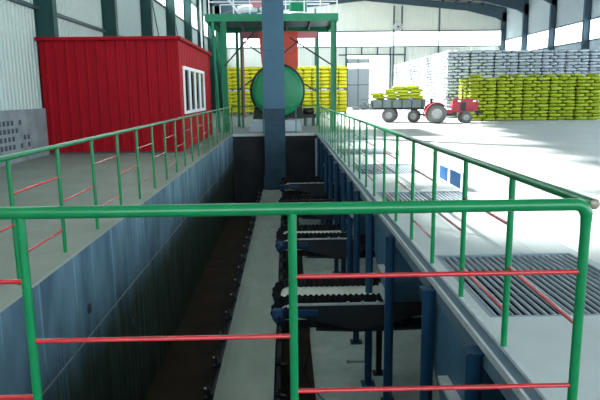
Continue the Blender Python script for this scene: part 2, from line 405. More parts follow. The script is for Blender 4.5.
# front rail (x direction, y = 2.6), right end bends down into the corner post
YR = 2.6
fr = thing('guard_rail', 'green pipe guard rail with red bars across the near end of the pit', 'railing', (0, YR, 0))
pts = [(-2.43, 0, HT)] + [(1.315, 0, HT)] + arc((1.315, HT - 0.055), 0.055, PI / 2, 0, 6, lambda a, b: (a, 0, b))[1:] + [(1.37, 0, HT - 0.12)]
MB().tube(pts, [R_TOP] * (len(pts) - 2) + [0.026, 0.023], 16).build('top_rail', 'green', fr)
fxp = [-2.43, -1.20, 0.02, 1.37]
for x in fxp[:3]:
    q = MB().tube([(x, 0, 0), (x, 0, HT - 0.01)], R_POST, 12); foot(q, x, 0); q.build('post', 'green', fr)
q = MB().tube([(1.37, 0, 0), (1.37, 0, HT - 0.1)], 0.023, 12); foot(q, 1.37, 0); q.build('post', 'green', fr)
for i, zs in enumerate(((HB[0], HB[1]), (HB[2],), (HB[0], HB[1]))):
    for z in zs: MB().tube([(fxp[i], 0, z), (fxp[i + 1], 0, z)], R_BAR, 10).build('red_bar', 'red', fr)
# side rails
def side_rail(x, ys, first_double, label, y_end0, y_end1):
    t = thing('guard_rail', label, 'railing', (x, 0, 0))
    MB().tube([(0, y_end0, HT), (0, y_end1, HT)], 0.025, 14).build('top_rail', 'green', t)
    for y in ys:
        q = MB().tube([(0, y, 0.0), (0, y, HT - 0.01)], 0.0205, 10); q.build('post', 'green', t)
    dbl = first_double
    for a, b in zip(ys, ys[1:]):
        for z in ((HB[0], HB[1]) if dbl else (0.55,)):
            MB().tube([(0, a, z), (0, b, z)], R_BAR, 8).build('red_bar', 'red', t)
        dbl = not dbl
    return t
side_rail(-2.40, [2.88, 3.98] + [5.08 + 1.095 * k for k in range(19)], True, 'long green pipe railing along the left edge of the pit', 2.7, 24.9)
ry = [3.58 + 0.955 * k for k in range(23)]
rr = side_rail(1.404, ry, True, 'long green pipe railing along the right edge of the pit on the grated walkway', 2.60, 24.8)
for z in (0.55,): MB().tube([(-0.03, 2.6, z), (0, 3.58, z)], R_BAR, 8).build('red_bar', 'red', rr)
tag(MB().lathe([(0.0005, -0.004), (0.0235, -0.004), (0.0235, 0.01), (0.0005, 0.01)], (0, 2.60, HT), n=14).build('end_cap', 'bare', rr), 'bare rusty steel pipe end')
# far rail
fb = thing('guard_rail', 'short green pipe railing across the far end of the pit', 'railing', (0, 25.65, 0))
MB().tube([(-2.35, 0, HT), (1.42, 0, HT)], 0.024, 12).build('top_rail', 'green', fb)
for x in (-2.35, -1.0, 0.42, 1.42):
    q = MB().tube([(x, 0, 0.0), (x, 0, HT - 0.01)], 0.022, 10); foot(q, x, 0); q.build('post', 'green', fb)

# ------------------------------------------------------------------ grates on the walkway
gl = ['steel bar floor grate in the walkway nearest the camera', 'second steel bar floor grate from the camera in the walkway', 'third steel bar floor grate from the camera in the walkway', 'fourth steel bar floor grate from the camera in the walkway', 'fifth steel bar floor grate, the one nearest the bucket elevator']
for (a, b), lb in zip(GR, gl):
    t = thing('floor_grate', lb, 'grate', ((GX0 + GX1) / 2, (a + b) / 2, 0), 0, 'floor grates in the walkway')
    hx, hy = (GX1 - GX0) / 2, (b - a) / 2
    q = MB()
    for s in (-1, 1):
        q.box((s * hx, -hy, -0.08), (s * (hx - 0.025), hy, 0.004)); q.box((-hx + 0.025, s * hy, -0.08), (hx - 0.025, s * (hy - 0.02), 0.004))
    q.build('frame', 'grate', t)
    q = MB(); n = 21
    for k in range(n):
        x = -hx + 0.025 + (2 * hx - 0.05) * (k + 0.5) / n
        q.tube([(x, -hy + 0.02, -0.02), (x, hy - 0.02, -0.02)], 0.0155, 8, cap=False)
    q.build('bars', 'grate', t)
    q = MB()
    for y in (-hy / 3, hy / 3): q.box((-hx + 0.025, y - 0.016, -0.09), (hx - 0.025, y + 0.016, -0.028))
    q.build('cross_bars', 'dark', t)

# hoppers below the grates
hl = ['blue steel hopper under the floor grate nearest the camera', 'blue steel hopper under the second floor grate', 'blue steel hopper under the third floor grate', 'blue steel hopper under the fourth floor grate', 'blue steel hopper under the fifth floor grate by the pit end']
for (a, b), lb in zip([(4.0, 5.2)] + [(p - 0.72, q_ - 0.95) for p, q_ in GR[1:]], hl):
    t = thing('hopper', lb, 'hopper', (2.2, (a + b) / 2, -1.25), 0, 'hoppers under the walkway')
    hy = (b - a) / 2 + 0.06
    def ring(x0, x1, h, z): return [(x0, -h, z), (x1, -h, z), (x1, h, z), (x0, h, z)]
    L_ = [ring(-0.86, 0.80, hy, 1.085), ring(-0.86, 0.80, hy, 0.50), ring(-0.80, 0.65, 0.34, 0.03)]
    vs = sum(L_, []); fs = []
    for i in range(2):
        for k in range(4): fs.append((i * 4 + k, i * 4 + (k + 1) % 4, (i + 1) * 4 + (k + 1) % 4, (i + 1) * 4 + k))
    o = MB().add(vs, fs).build('shell', 'blue', t)
    sd = o.modifiers.new('thickness', 'SOLIDIFY'); sd.thickness = 0.012; o.data.materials.append(M['hopper_shade']); sd.material_offset = 1  # inner faces take the painted shade
    MB().box((-0.95, -hy - 0.02, 0.50), (-0.865, -hy + 0.65, 0.54)).build('bracket', 'channel', t)
    for s in (-1, 1): MB().box((-0.80, s * 0.36 - 0.01, -0.14), (0.65, s * 0.36 + 0.01, 0.06)).build('skirt_board', 'hopper_shade', t)
    MB().box((-0.85, -0.36, -0.02), (-0.80, 0.36, 0.10)).build('skirt', 'channel', t)

# blue posts carrying the walkway edge
py = [3.75, 5.05, 7.05, 8.85, 10.5, 11.7, 13.0, 14.9, 16.9, 18.9, 21.0, 23.2]
od = ['nearest the camera', 'second from the camera', 'third from the camera', 'fourth from the camera', 'fifth from the camera', 'sixth from the camera', 'seventh from the camera', 'eighth from the camera', 'ninth from the camera', 'third from the far pit wall', 'second from the far pit wall', 'nearest the far pit wall']
for y, s in zip(py, od):
    t = thing('support_post', 'round blue steel post under the walkway edge, ' + s, 'post', (1.27, y, ZP), 0, 'blue posts under the walkway edge')
    x0 = 0.0
    MB().tube([(0, 0, 0.012), (0, 0, 2.915)], 0.060, 16).build('shaft', 'bluepost', t)
    MB().box((-0.11, -0.11, 0), (0.11, 0.11, 0.012)).build('base_plate', 'bluepost', t)
    MB().box((-0.07, -0.07, 2.915), (0.07, 0.07, 2.93)).build('cap_plate', 'bluepost', t)

# grey pole in the far corner
tag(MB().tube([(1.27, 25.08, ZP), (1.27, 25.08, -0.22)], 0.05, 12).build('corner_pipe', 'plinth'), 'pale grey vertical pipe in the far right corner of the pit', 'pipe')

# ------------------------------------------------------------------ main belt conveyor in the pit
cv = thing('belt_conveyor', 'long pale grey belt conveyor running down the middle of the pit', 'conveyor', (-0.60, 13.2, ZP))
y0, y1 = -10.2, 10.5
q = MB(); prof = [(-0.385, 0.86), (-0.30, 0.835), (-0.15, 0.82), (0.15, 0.82), (0.30, 0.835), (0.385, 0.86)]
for i in range(5):
    a, b = prof[i], prof[i + 1]
    q.prism([(a[0], a[1]), (b[0], b[1]), (b[0], b[1] - 0.012), (a[0], a[1] - 0.012)], 'y', y0, y1)
q.box((-0.36, y0, 0.58), (0.36, y1, 0.592))
q.build('belt', 'belt', cv)
for yy in (y0, y1): MB().tube([(-0.40, yy, 0.705), (0.40, yy, 0.705)], 0.118, 18).build('pulley', 'dark', cv)
for s in (-1, 1): MB().box((s * 0.46, y0 - 0.2, 0.60), (s * 0.40, y1 + 0.2, 0.73)).build('side_beam', 'dark', cv)
k = 0
yy = y0 + 0.5
while yy < y1:
    q = MB().box((-0.54, yy - 0.03, 0.70), (-0.42, yy + 0.03, 0.75)).box((-0.50, yy - 0.02, 0.75), (-0.46, yy + 0.02, 0.90)).box((0.42, yy - 0.03, 0.70), (0.54, yy + 0.03, 0.75)).box((0.44, yy - 0.02, 0.75), (0.47, yy + 0.02, 0.86))
    q.tube([(-0.46, yy, 0.76), (0.46, yy, 0.76)], 0.04, 8); q.build('idler', 'dark', cv)
    MB().tube([(-0.535, yy, 0.875), (-0.455, yy, 0.855)], 0.014, 8).build('idler_bolt', 'channel', cv)
    if k % 2 == 0:
        MB().box((-0.46, yy + 0.4, 0), (-0.40, yy + 0.46, 0.62)).build('leg', 'dark', cv); MB().box((0.40, yy + 0.4, 0), (0.46, yy + 0.46, 0.62)).build('leg', 'dark', cv)
    yy += 0.92; k += 1

# ------------------------------------------------------------------ cross feeders with corrugated sidewall belts
def make_feeder():
    t = thing('cross_feeder', 'x', 'conveyor', (0, 0, ZP), 0, 'cross feeders over the main belt')
    zb = 1.57; cx, cz, r = -0.02, 1.46, 0.11; xr = 2.9
    def loop(rad, n=14):
        p = [(xr, cz + rad)] + [(cx - rad * math.sin(a), cz + rad * math.cos(a)) for a in [PI * i / n for i in range(n + 1)]] + [(xr, cz - rad)]
        return p + [(xr + rad * math.sin(a), cz - rad * math.cos(a)) for a in [PI * i / n for i in range(1, n)]]
    pin, pout = loop(r - 0.012), loop(r); n = len(pin)
    q = MB()
    for i in range(n):
        a, b, c, d_ = pout[i], pout[(i + 1) % n], pin[(i + 1) % n], pin[i]
        q.prism([a, b, c, d_], 'y', -0.46, 0.46)
    q.build('belt', 'fbelt', t)
    def path(s, rad):
        Lh = xr - cx
        if s < Lh: return (xr - s, cz + rad), 0
        s2 = s - Lh; arcl = PI * 0.2
        if s2 < arcl:
            a = s2 / 0.2; return (cx - rad * math.sin(a), cz + rad * math.cos(a)), 1
        return (cx + (s2 - arcl), cz - rad), 2
    for s in (-1, 1):
        q = MB(); N = 330; tot = (xr - cx) * 2 + PI * 0.2; vs = []; fs = []
        for i in range(N + 1):
            st = tot * i / N; wv = 0.022 * math.sin(2 * PI * st / 0.085)
            a, _ = path(st, r); b, _ = path(st, r + 0.145 + 0.008 * math.sin(2 * PI * st / 0.085))
            y = s * 0.41 + wv
            vs += [(a[0], y - 0.006, a[1]), (b[0], y - 0.006, b[1]), (b[0], y + 0.006, b[1]), (a[0], y + 0.006, a[1])]
        for i in range(N):
            for k in range(4): fs.append((4 * i + k, 4 * i + (k + 1) % 4, 4 * i + 4 + (k + 1) % 4, 4 * i + 4 + k))
        q.add(vs, fs); q.build('sidewall', 'rubber', t)
    MB().tube([(cx, -0.47, cz), (cx, 0.47, cz)], r - 0.014, 18).build('head_pulley', 'dark', t)
    for s in (-1, 1):
        # belly plates under a bright top flange
        MB().prism([(0.10, 1.60), (2.95, 1.60), (2.95, 1.43), (1.95, 1.42), (1.25, 1.21), (0.95, 1.21), (0.10, 1.42)], 'y', s * 0.50, s * 0.53).build('side_plate', 'dark', t)
        MB().box((0.0, s * 0.50, 1.60), (2.95, s * 0.56, 1.622)).build('flange', 'channel', t)
    MB().prism([(0.4, 1.185), (0.95, 1.16), (1.25, 1.16), (2.4, 1.185), (2.4, 1.20), (0.4, 1.20)], 'y', -0.50, 0.50).build('pan', 'dark', t)
    mo = MB().box((-0.245, -0.70, 1.40), (-0.055, -0.56, 1.60), 0.05).build('gear_motor', 'motor', t)
    MB().lathe([(0.001, -0.03), (0.075, -0.03), (0.085, -0.015), (0.085, 0.02)], (-0.15, -0.70, 1.49), n=20).build('motor_cover', 'motor', mo)
    MB().lathe([(0.001, -0.012), (0.03, -0.012), (0.032, 0.0)], (-0.15, -0.735, 1.49), n=12).build('shaft_end', 'rubber', mo)
    q = MB().box((0.13, -0.60, 1.455), (0.42, -0.535, 1.545), 0.01); q.box((0.0, -0.59, 1.515), (0.14, -0.55, 1.545)); o = q.build('drive_box', 'motor', t)
    q = MB()
    for x in (0.02, 0.07): q.tube([(x - 0.05, -0.61, 1.60), (x, -0.61, 1.615)], 0.014, 8)
    q.build('motor_clip', 'channel', o)
    for x, y in ((1.50, -0.46), (1.50, 0.46), (2.75, -0.46), (2.75, 0.46)):
        MB().box((x - 0.045, y - 0.045, 0), (x + 0.045, y + 0.045, 1.40)).box((x - 0.10, y - 0.10, 0), (x + 0.10, y + 0.10, 0.012)).build('leg', 'dark', t)
    q = MB()
    for k in range(5): q.box((0.85 + k * 0.22, -0.56, 1.622), (0.89 + k * 0.22, -0.52, 1.65))
    q.build('roller_bolts', 'channel', t)
    MB().tube([(0.30, -0.50, 1.25), (0.28, -0.50, 0.80), (0.20, -0.48, 0.55), (0.33, -0.46, 0.25), (0.52, -0.44, 0.02)], 0.011, 6).build('cable', 'rubber', t)
    return t
fd = make_feeder()
fl_ = ['black sidewall belt feeder with blue motor, the one closest to the camera', 'black sidewall belt feeder with blue motor, second from the camera', 'black sidewall belt feeder with blue motor, third from the camera', 'black sidewall belt feeder with blue motor, closest to the far pit wall']
for i, ((a, b), lb) in enumerate(zip(GR[1:], fl_)):
    o = fd if i == 0 else copy_tree(fd)
    o.location = (0, (a + b) / 2 - 0.12, ZP); o['label'] = lb
# scrap rod on pit floor
sc = thing('floor_bracket', 'small grey steel bracket lying on the pit floor beside feeder legs', 'bracket', (1.18, 9.65, ZP))
MB().box((-0.16, -0.02, 0.0), (0.16, 0.02, 0.035)).build('bar', 'channel', sc); MB().box((-0.18, -0.05, 0), (-0.14, 0.05, 0.06)).box((0.13, -0.03, 0.035), (0.18, 0.03, 0.1)).build('lug', 'channel', sc)

# ------------------------------------------------------------------ low kerb plate with two blue panels by the second grate
kp = thing('kerb_plate', 'low white kerb plate with two blue panels beside the second grate', 'plate', (2.95, 10.5, 0))
MB().box((0, -0.75, 0), (0.025, 0.75, 0.30), 0.004).build('board', 'white', kp)
for a, b in ((0.10, 0.66), (-0.70, -0.06)): MB().box((-0.005, a, 0.03), (0.0, b, 0.285)).build('blue_panel', 'signblue', kp)

# ------------------------------------------------------------------ red cabin
cb = thing('cabin', 'red corrugated metal cabin with flat roof against the left wall', 'cabin', (-5.0, 20.6, 0))
def cabin_sheet():
    q = MB(); x0, x1, ya, yb = -1.98, 1.95, -3.4, 3.4
    t = MB()
    sheet_x(t, ya, -1, x0, x1, 0.05, 3.22, 0.286, 0.05)
    q.add(t.v, t.f)
    WZ0, WZ1, WY0, WY1 = 1.1, 2.5, -2.7, 1.6
    for a, b, c, d_ in ((ya, yb, 0.05, WZ0), (ya, yb, WZ1, 3.22), (ya, WY0, WZ0, WZ1), (WY1, yb, WZ0, WZ1)):
        t = MB(); sheet_y(t, x1, 1, a, b, c, d_, 0.30, 0.015); q.add(t.v, t.f)
    t = MB(); sheet_x(t, yb, 1, x0, x1, 0.05, 3.22, 0.286, 0.035); q.add(t.v, t.f)
    q.box((x0, ya, 0.05), (x0 + 0.03, yb, 3.22))
    return q
cabin_sheet().build('wall_panels', 'cabin', cb)
MB().box((-1.98, -3.36, 0.0), (1.92, 3.36, 0.05)).build('base', 'girt', cb)
MB().box((-2.02, -3.52, 3.20), (2.07, 3.52, 3.30), 0.02).build('roof', 'cabin', cb)
for x, y in ((1.95, -3.4), (1.95, 3.4)): MB().box((x - 0.05, y - 0.045, 0.05), (x + 0.03, y + 0.045, 3.21)).build('corner_trim', 'cabin', cb)
wn = MB()
for z in (1.1, 2.42): wn.box((1.90, -2.75, z), (2.0, 1.65, z + 0.09))
ysw = [-2.71, -1.62, -0.54, 0.55, 1.61]
for y in ysw: wn.box((1.90, y - 0.05, 1.15), (2.0, y + 0.05, 2.45))
wf = wn.build('window_frame', 'white', cb)
for a, b in zip(ysw, ysw[1:]): MB().box((1.94, a + 0.05, 1.18), (1.952, b - 0.05, 2.43)).build('pane', 'darkpane', wf)
MB().box((1.6, -2.6, 1.0), (1.62, 1.5, 2.6)).build('window_backing', 'skidblack', cb)  # black sheet set behind the panes
MB().lathe([(0.001, -0.01), (0.09, -0.01), (0.09, 0.01), (0.001, 0.01)], (1.93, 0.1, 2.15), 'x', 14).build('window_sticker', 'ysack', wf)
pw = MB().tube([(-3.38, 24.6, 0), (-3.38, 24.6, 9.8)], 0.04, 10).build('downpipe', 'white')
tag(pw, 'tall thin white vertical pipe behind the red cabin corner', 'pipe')

# ------------------------------------------------------------------ bucket elevator
M['elevdark'] = mat('elevator_dark_blue', (0.015, 0.048, 0.080), 0.6, var=0.3, scale=2)  # darker blue for the boot and the lowest trunk section
el = thing('bucket_elevator', 'tall blue steel bucket elevator trunk rising out of the pit', 'elevator', (-0.48, 24.75, ZP))
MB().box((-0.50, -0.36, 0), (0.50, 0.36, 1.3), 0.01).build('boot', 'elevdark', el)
zs = [1.3, 4.12, 6.52, 9.1, 11.6]
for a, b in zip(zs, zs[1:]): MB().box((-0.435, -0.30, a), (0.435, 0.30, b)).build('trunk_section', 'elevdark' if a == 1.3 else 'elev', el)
for z in zs[1:]: MB().box((-0.46, -0.33, z - 0.025), (0.46, 0.33, z + 0.025)).build('flange', 'blue', el)
MB().prism([(-0.5, 11.62), (0.5, 11.62), (0.5, 12.2), (0.2, 12.5), (-0.2, 12.5), (-0.5, 12.2)], 'y', -0.4, 0.4).build('head', 'elev', el)

# ------------------------------------------------------------------ green platform with legs
pf = thing('platform', 'green steel platform on tall legs above the drum machine', 'platform', (-0.5, 28.6, 0))
PY0, PY1, PZ = -2.3, 2.4, 5.08
# hole for the elevator is not needed: the trunk passes in front of the deck edge
q = MB().box((-2.95, PY0, 4.77), (2.82, PY0 + 0.12, PZ)).box((-2.95, PY1 - 0.12, 4.77), (2.82, PY1, PZ))
q.box((-2.95, PY0 + 0.12, 4.77), (-2.83, PY1 - 0.12, PZ)).box((2.70, PY0 + 0.12, 4.77), (2.82, PY1 - 0.12, PZ)); q.build('edge_beam', 'platgreen', pf)
q = MB().box((-2.83, PY0 + 0.12, 5.00), (2.70, PY1 - 0.12, 5.04)); q.build('deck', 'frame_grey', pf)
q = MB()
for x in (-1.6, -0.5, 0.6, 1.7): q.box((x - 0.05, PY0 + 0.12, 4.86), (x + 0.05, PY1 - 0.12, 5.00))
q.build('joists', 'frame_grey', pf)
def leg(pts, r, m='platgreen'): return MB().tube(pts, r, 10).build('leg', m, pf)
def hleg(x, y, z1=4.77, s=0.12):
    q = MB().box((x - s, y - s, 0), (x - s + 0.02, y + s, z1)).box((x + s - 0.02, y - s, 0), (x + s, y + s, z1)).box((x - s, y - 0.01, 0), (x + s, y + 0.01, z1)).box((x - s - 0.06, y - s - 0.06, 0), (x + s + 0.06, y + s + 0.06, 0.02))
    return q.build('leg', 'platgreen', pf)
hleg(-2.17, PY0 + 0.1); hleg(2.62, PY0 + 0.1); hleg(-1.95, PY1 - 0.1, s=0.07); hleg(2.15, PY1 - 0.1, s=0.07); hleg(-1.72, PY1 - 0.5, s=0.05)
for p in (((-2.62, PY0 + 0.05, 4.83), (-2.50, PY0 + 0.3, 0.0)), ((-2.75, PY0 + 0.5, 4.83), (-2.34, PY0 + 0.4, 2.6))):
    leg(p, 0.065)
leg(((-2.74, PY1 - 0.3, 4.83), (-2.55, PY1 - 0.3, 0)), 0.16)
bk = MB()
for a, b in (((-2.17, PY0 + 0.1, 2.9), (-0.42, PY0 + 0.15, 4.8)), ((2.62, PY0 + 0.1, 2.85), (0.70, PY0 + 0.15, 4.1)), ((-1.95, PY1 - 0.1, 1.9), (-0.20, PY1 - 0.1, 3.1)), ((2.15, PY1 - 0.1, 1.75), (0.40, PY1 - 0.1, 2.8)), ((-0.30, PY1 - 0.1, 3.4), (-1.6, PY1 - 0.1, 4.3)), ((0.35, PY0 + 0.15, 3.35), (1.1, PY0 + 0.15, 3.95))):
    MB().tube([a, b], 0.032, 8).build('brace', 'dark', pf)
q = MB()
for x in (-2.75, -1.7, -1.0, 0.55, 1.35, 2.05, 2.77):
    q.tube([(x, PY0 + 0.06, PZ), (x, PY0 + 0.06, PZ + 1.05)], 0.028, 8)
for z in (0.5, 1.05): q.tube([(-2.75, PY0 + 0.06, PZ + z), (2.77, PY0 + 0.06, PZ + z)], 0.026, 8)
q.build('hand_rail', 'white', pf)
q = MB()
for z in (0.5, 1.05): q.tube([(-2.75, PY1 - 0.06, PZ + z), (2.77, PY1 - 0.06, PZ + z)], 0.026, 8)
for x in (-2.75, 0.0, 2.77): q.tube([(x, PY1 - 0.06, PZ), (x, PY1 - 0.06, PZ + 1.05)], 0.028, 8)
q.build('hand_rail', 'white', pf)
MB().box((-2.2, PY0 + 1.6, 5.04), (-0.9, PY0 + 1.62, 5.24)).build('toe_board', 'ysack', pf)
# things on the platform
ta = thing('green_tank', 'dark green round tank standing on the platform right of the elevator', 'tank', (0.65, 29.0, 5.04))
MB().lathe([(0.001, 0), (0.42, 0), (0.42, 1.5), (0.2, 1.75), (0.001, 1.75)], (0, 0, 0), 'z', 24).build('shell', 'drumgreen', ta)
MB().lathe([(0.44, 0.35), (0.46, 0.35), (0.46, 0.42), (0.44, 0.42), (0.44, 0.35)], (0, 0, 0), 'z', 24).build('hoop', 'white', ta)
du = thing('screw_conveyor', 'white sloping screw pipe with pink inlet on the platform', 'conveyor', (-2.2, 28.8, 5.04))
MB().tube([(0.0, 0, 0.55), (0.9, 0, 0.62)], 0.16, 14).build('barrel', 'white', du)
MB().tube([(-0.5, 0.1, 1.1), (0.35, 0.1, 0.0)], 0.06, 8).build('strut', 'white', du); MB().tube([(0.95, 0, 0.75), (1.55, 0, 0.0)], 0.07, 8).build('strut', 'white', du)
MB().prism([(0.75, 0.62), (1.05, 0.62), (1.5, 1.05), (0.5, 1.05)], 'y', -0.3, 0.3).build('inlet_hopper', 'pink', du)

# ------------------------------------------------------------------ drum machine with red chute
dm = thing('drum_machine', 'rotary drum machine with round green end plate and red chute', 'machine', (-0.39, 28.6, 0))
for i, (x0, x1, yy0, z0, z1) in enumerate(((-1.28, 1.08, -1.9, 0, 0.26), (-1.18, 1.0, -1.75, 0.26, 0.49))):
    MB().box((x0, yy0, z0), (x1, 2.2, z1), 0.015).build('plinth', 'plinth', dm)
MB().lathe([(0.001, -0.30), (1.0, -0.30), (1.17, -0.27), (1.20, -0.2), (1.20, 0.0)], (0, -0.2, 1.80), 'y', 48).build('end_plate', 'drumgreen', dm)
MB().lathe([(1.19, -0.12), (1.30, -0.12), (1.30, 0.08), (1.16, 0.10), (1.16, 1.9), (1.28, 1.9), (1.28, 2.1), (0.001, 2.1)], (0, -0.2, 1.80), 'y', 48).build('drum_shell', 'skidblack', dm)
for x in (-0.85, 0.85):
    MB().prism([(x - 0.35, 0.49), (x + 0.35, 0.49), (x + 0.30 * (1 if x > 0 else 1), 1.25), (x - 0.25, 1.25)], 'y', -0.25, 1.7).build('cradle', 'skidblack', dm)
MB().prism([(-0.86, 4.62), (1.0, 4.62), (1.0, 2.95), (0.85, 2.7), (-0.66, 2.7), (-0.76, 3.2)], 'y', 0.3, 1.3).build('chute', 'hopperred', dm)
q = MB().box((-1.75, 1.35, 4.38), (2.0, 1.5, 4.70)); q.box((-1.75, 1.35, 0.49), (-1.66, 1.5, 4.4)); q.build('portal_frame', 'pink', dm)
mt = thing('motor_stand', 'small dark motor on a stand right of the drum machine', 'motor', (1.15, 31.2, 0))
MB().box((-0.30, -0.25, 0.42), (0.42, 0.25, 0.62), 0.02).build('bed', 'skidblack', mt)
for x in (-0.12, 0.3): MB().box((x - 0.1, -0.2, 0), (x + 0.05, 0.2, 0.42)).build('leg', 'girt', mt)
MB().lathe([(0.001, -0.3), (0.16, -0.3), (0.17, 0.25), (0.001, 0.3)], (0.05, 0, 0.78), 'x', 16).build('motor_body', 'skidblack', mt)

# ------------------------------------------------------------------ bags
def bag_mesh(name, lx, ly, lz, m, seed):
    rnd = random.Random(seed); q = MB(); nu, nv = 14, 7; vs = []; fs = []
    def sp(c, p): return math.copysign(abs(c) ** p, c)
    ph = rnd.random() * 6
    for j in range(nv + 1):
        v = -PI / 2 + PI * j / nv
        for i in range(nu):
            u = 2 * PI * i / nu
            x = sp(math.cos(v), 0.55) * sp(math.cos(u), 0.42); y = sp(math.cos(v), 0.55) * sp(math.sin(u), 0.42); z = sp(math.sin(v), 0.6)
            k = 1 + 0.05 * math.sin(3 * u + ph) * math.cos(v)
            sag = 1 - 0.22 * max(abs(x) ** 4, 0)
            vs.append((x * lx / 2 * (1 + 0.02 * math.sin(2 * z + ph)), y * ly / 2 * k, z * lz / 2 * sag))
    for j in range(nv):
        for i in range(nu): fs.append((j * nu + i, j * nu + (i + 1) % nu, (j + 1) * nu + (i + 1) % nu, (j + 1) * nu + i))
    q.add(vs, fs, True)
    me = bpy.data.meshes.new(name); me.from_pydata(q.v, [], q.f); me.polygons.foreach_set('use_smooth', q.smooth); me.materials.append(M[m]); me.update()
    return me
def place(me, name, p, rz, label, cat, group, tilt=(0, 0)):
    o = bpy.data.objects.new(name, me); C.objects.link(o); o.location = p; o.rotation_euler = (tilt[0], tilt[1], rz)
    return tag(o, label, cat, group)
def stack_cells(x0, ncol, y0, layers, lz, cw=1.55, facing='y', z0=0.0, depth0=0.0):
    """bag centres of one face of a stack: long bags and bag ends in turn"""
    out = []
    for c in range(ncol):
        dj = random.uniform(-0.03, 0.05)
        for k in range(layers):
            z = z0 + (k + 0.5) * lz
            if (k + c) % 2 == 0: cells = [(0.255, 0), (0.745, 0)]; 
            else: cells = [(0.168, 1), (0.5, 1), (0.832, 1)]
            for t, end in cells:
                a = x0 + (c + t) * cw + random.uniform(-0.02, 0.02); dpt = (0.26 if not end else 0.38) + dj + random.uniform(-0.025, 0.025)
                r = (PI / 2 if end else 0) + random.uniform(-0.06, 0.06)
                if facing == 'y': out.append(((a, y0 + dpt, z), r))
                else: out.append(((y0 + dpt, a, z), r + PI / 2))
    return out
LZ = 0.190
yb_ = [bag_mesh('bag_mesh', 0.755, 0.51, LZ * 1.03, 'ybag', s) for s in range(3)]
wb_ = [bag_mesh('bag_mesh', 0.755, 0.51, 0.199, 'wbag', s) for s in range(3)]
yl = 'yellow-green woven bag piled in the block stack behind the tractor'
cells = stack_cells(10.62, 5, 34.0, 13, LZ)
cells += stack_cells(35.0, 1, 10.62, 13, LZ, facing='x')
for i in range(9): cells.append(((11 + i * 0.87 + random.uniform(-.1, .1), 34.5 + random.uniform(-.1, .2), 13 * LZ + 0.085), random.uniform(0, 3)) )
for i, (p, r) in enumerate(cells):
    if p[2] > 13 * LZ and i % 3 == 0 and random.random() < 0.4: continue
    place(yb_[i % 3], 'yellow_bag', p, r, yl, 'bag', 'yellow-green bags in the stack behind the tractor', (random.uniform(-.03, .03), random.uniform(-.03, .03)))
core = MB().box((11.2, 34.62, 0), (18.6, 36.5, 13 * LZ - 0.05))
tag(core.build('stacked_bags', 'ybag'), 'inner mass of the yellow-green bag stack behind the tractor', 'bag pile', kind='stuff')
# white stack
wz = 0.195; WY = 38.2; WX = 10.32
cells = stack_cells(WX, 7, WY, 22, wz) + stack_cells(WY + 0.62, 12, WX, 22, wz, facing='x')
cells.sort(key=lambda c: (0 if (c[0][2] > 2.2 or c[0][0] < 12.0) else 1, c[0][1] + 0.2 * c[0][0]))
near, far = cells[:300], cells[300:]
for i, (p, r) in enumerate(near):
    place(wb_[i % 3], 'white_bag', p, r, 'white woven bag piled in the tall white stack', 'bag', 'white bags in the tall stack', (random.uniform(-.03, .03), random.uniform(-.03, .03)))
q = MB().box((WX + 0.6, WY + 0.62, 0), (21.2, WY + 18.6, 22 * wz - 0.05))
for i, (p, r) in enumerate(far):
    src = wb_[i % 3]; mx = Matrix.Translation(p) @ Matrix.Rotation(r, 4, 'Z')
    q.add([(mx @ v.co)[:] for v in src.vertices], [tuple(pp.vertices) for pp in src.polygons], True)
tag(q.build('stacked_bags', 'wbag'), 'remaining white bags further back in the tall white stack', 'bag pile', kind='stuff')

# palletised yellow sacks far behind the drum machine
sk = [bag_mesh('sack_mesh', 0.74, 0.55, 0.285, 'ysack', s + 10) for s in range(3)]
def pallet(x, y, z):
    t = thing('wooden_pallet', 'wooden pallet under yellow sacks behind the drum machine', 'pallet', (x, y, z), 0, 'pallets under the yellow sacks')
    q = MB()
    for k in range(5): q.box((-0.72, -0.5 + k * 0.22, 0.11), (0.72, -0.5 + k * 0.22 + 0.12, 0.135))
    q.build('deck', 'wood', t)
    q = MB()
    for xx in (-0.68, -0.05, 0.58): q.box((xx, -0.5, 0), (xx + 0.1, 0.5, 0.11))
    q.build('runners', 'wood', t)
for c in range(7):
    x = -4.45 + c * 1.47; y = 50 + random.uniform(-.06, .06)
    for tier in range(2):
        z0 = tier * 1.98; pallet(x, y, z0)
        for k in range(6):
            for t in (-0.365, 0.365):
                place(sk[(k + c) % 3], 'yellow_sack', (x + t + random.uniform(-.012, .012), y - 0.24 + random.uniform(-.02, .02), z0 + 0.135 + 0.148 + k * 0.302), random.uniform(-.03, .03),
                      'plump yellow sack on the pallets behind the drum machine', 'sack', 'yellow sacks on pallets behind the drum machine')
q = MB()
for c in range(7):
    for tier in range(2):
        x = -4.45 + c * 1.47; q.box((x - 0.735, 50.0, tier * 1.98 + 0.14), (x + 0.735, 50.48, tier * 1.98 + 1.92))
tag(q.build('sack_rows', 'ysack'), 'rear rows of yellow sacks on the pallets behind the drum machine', 'sack pile', kind='stuff')

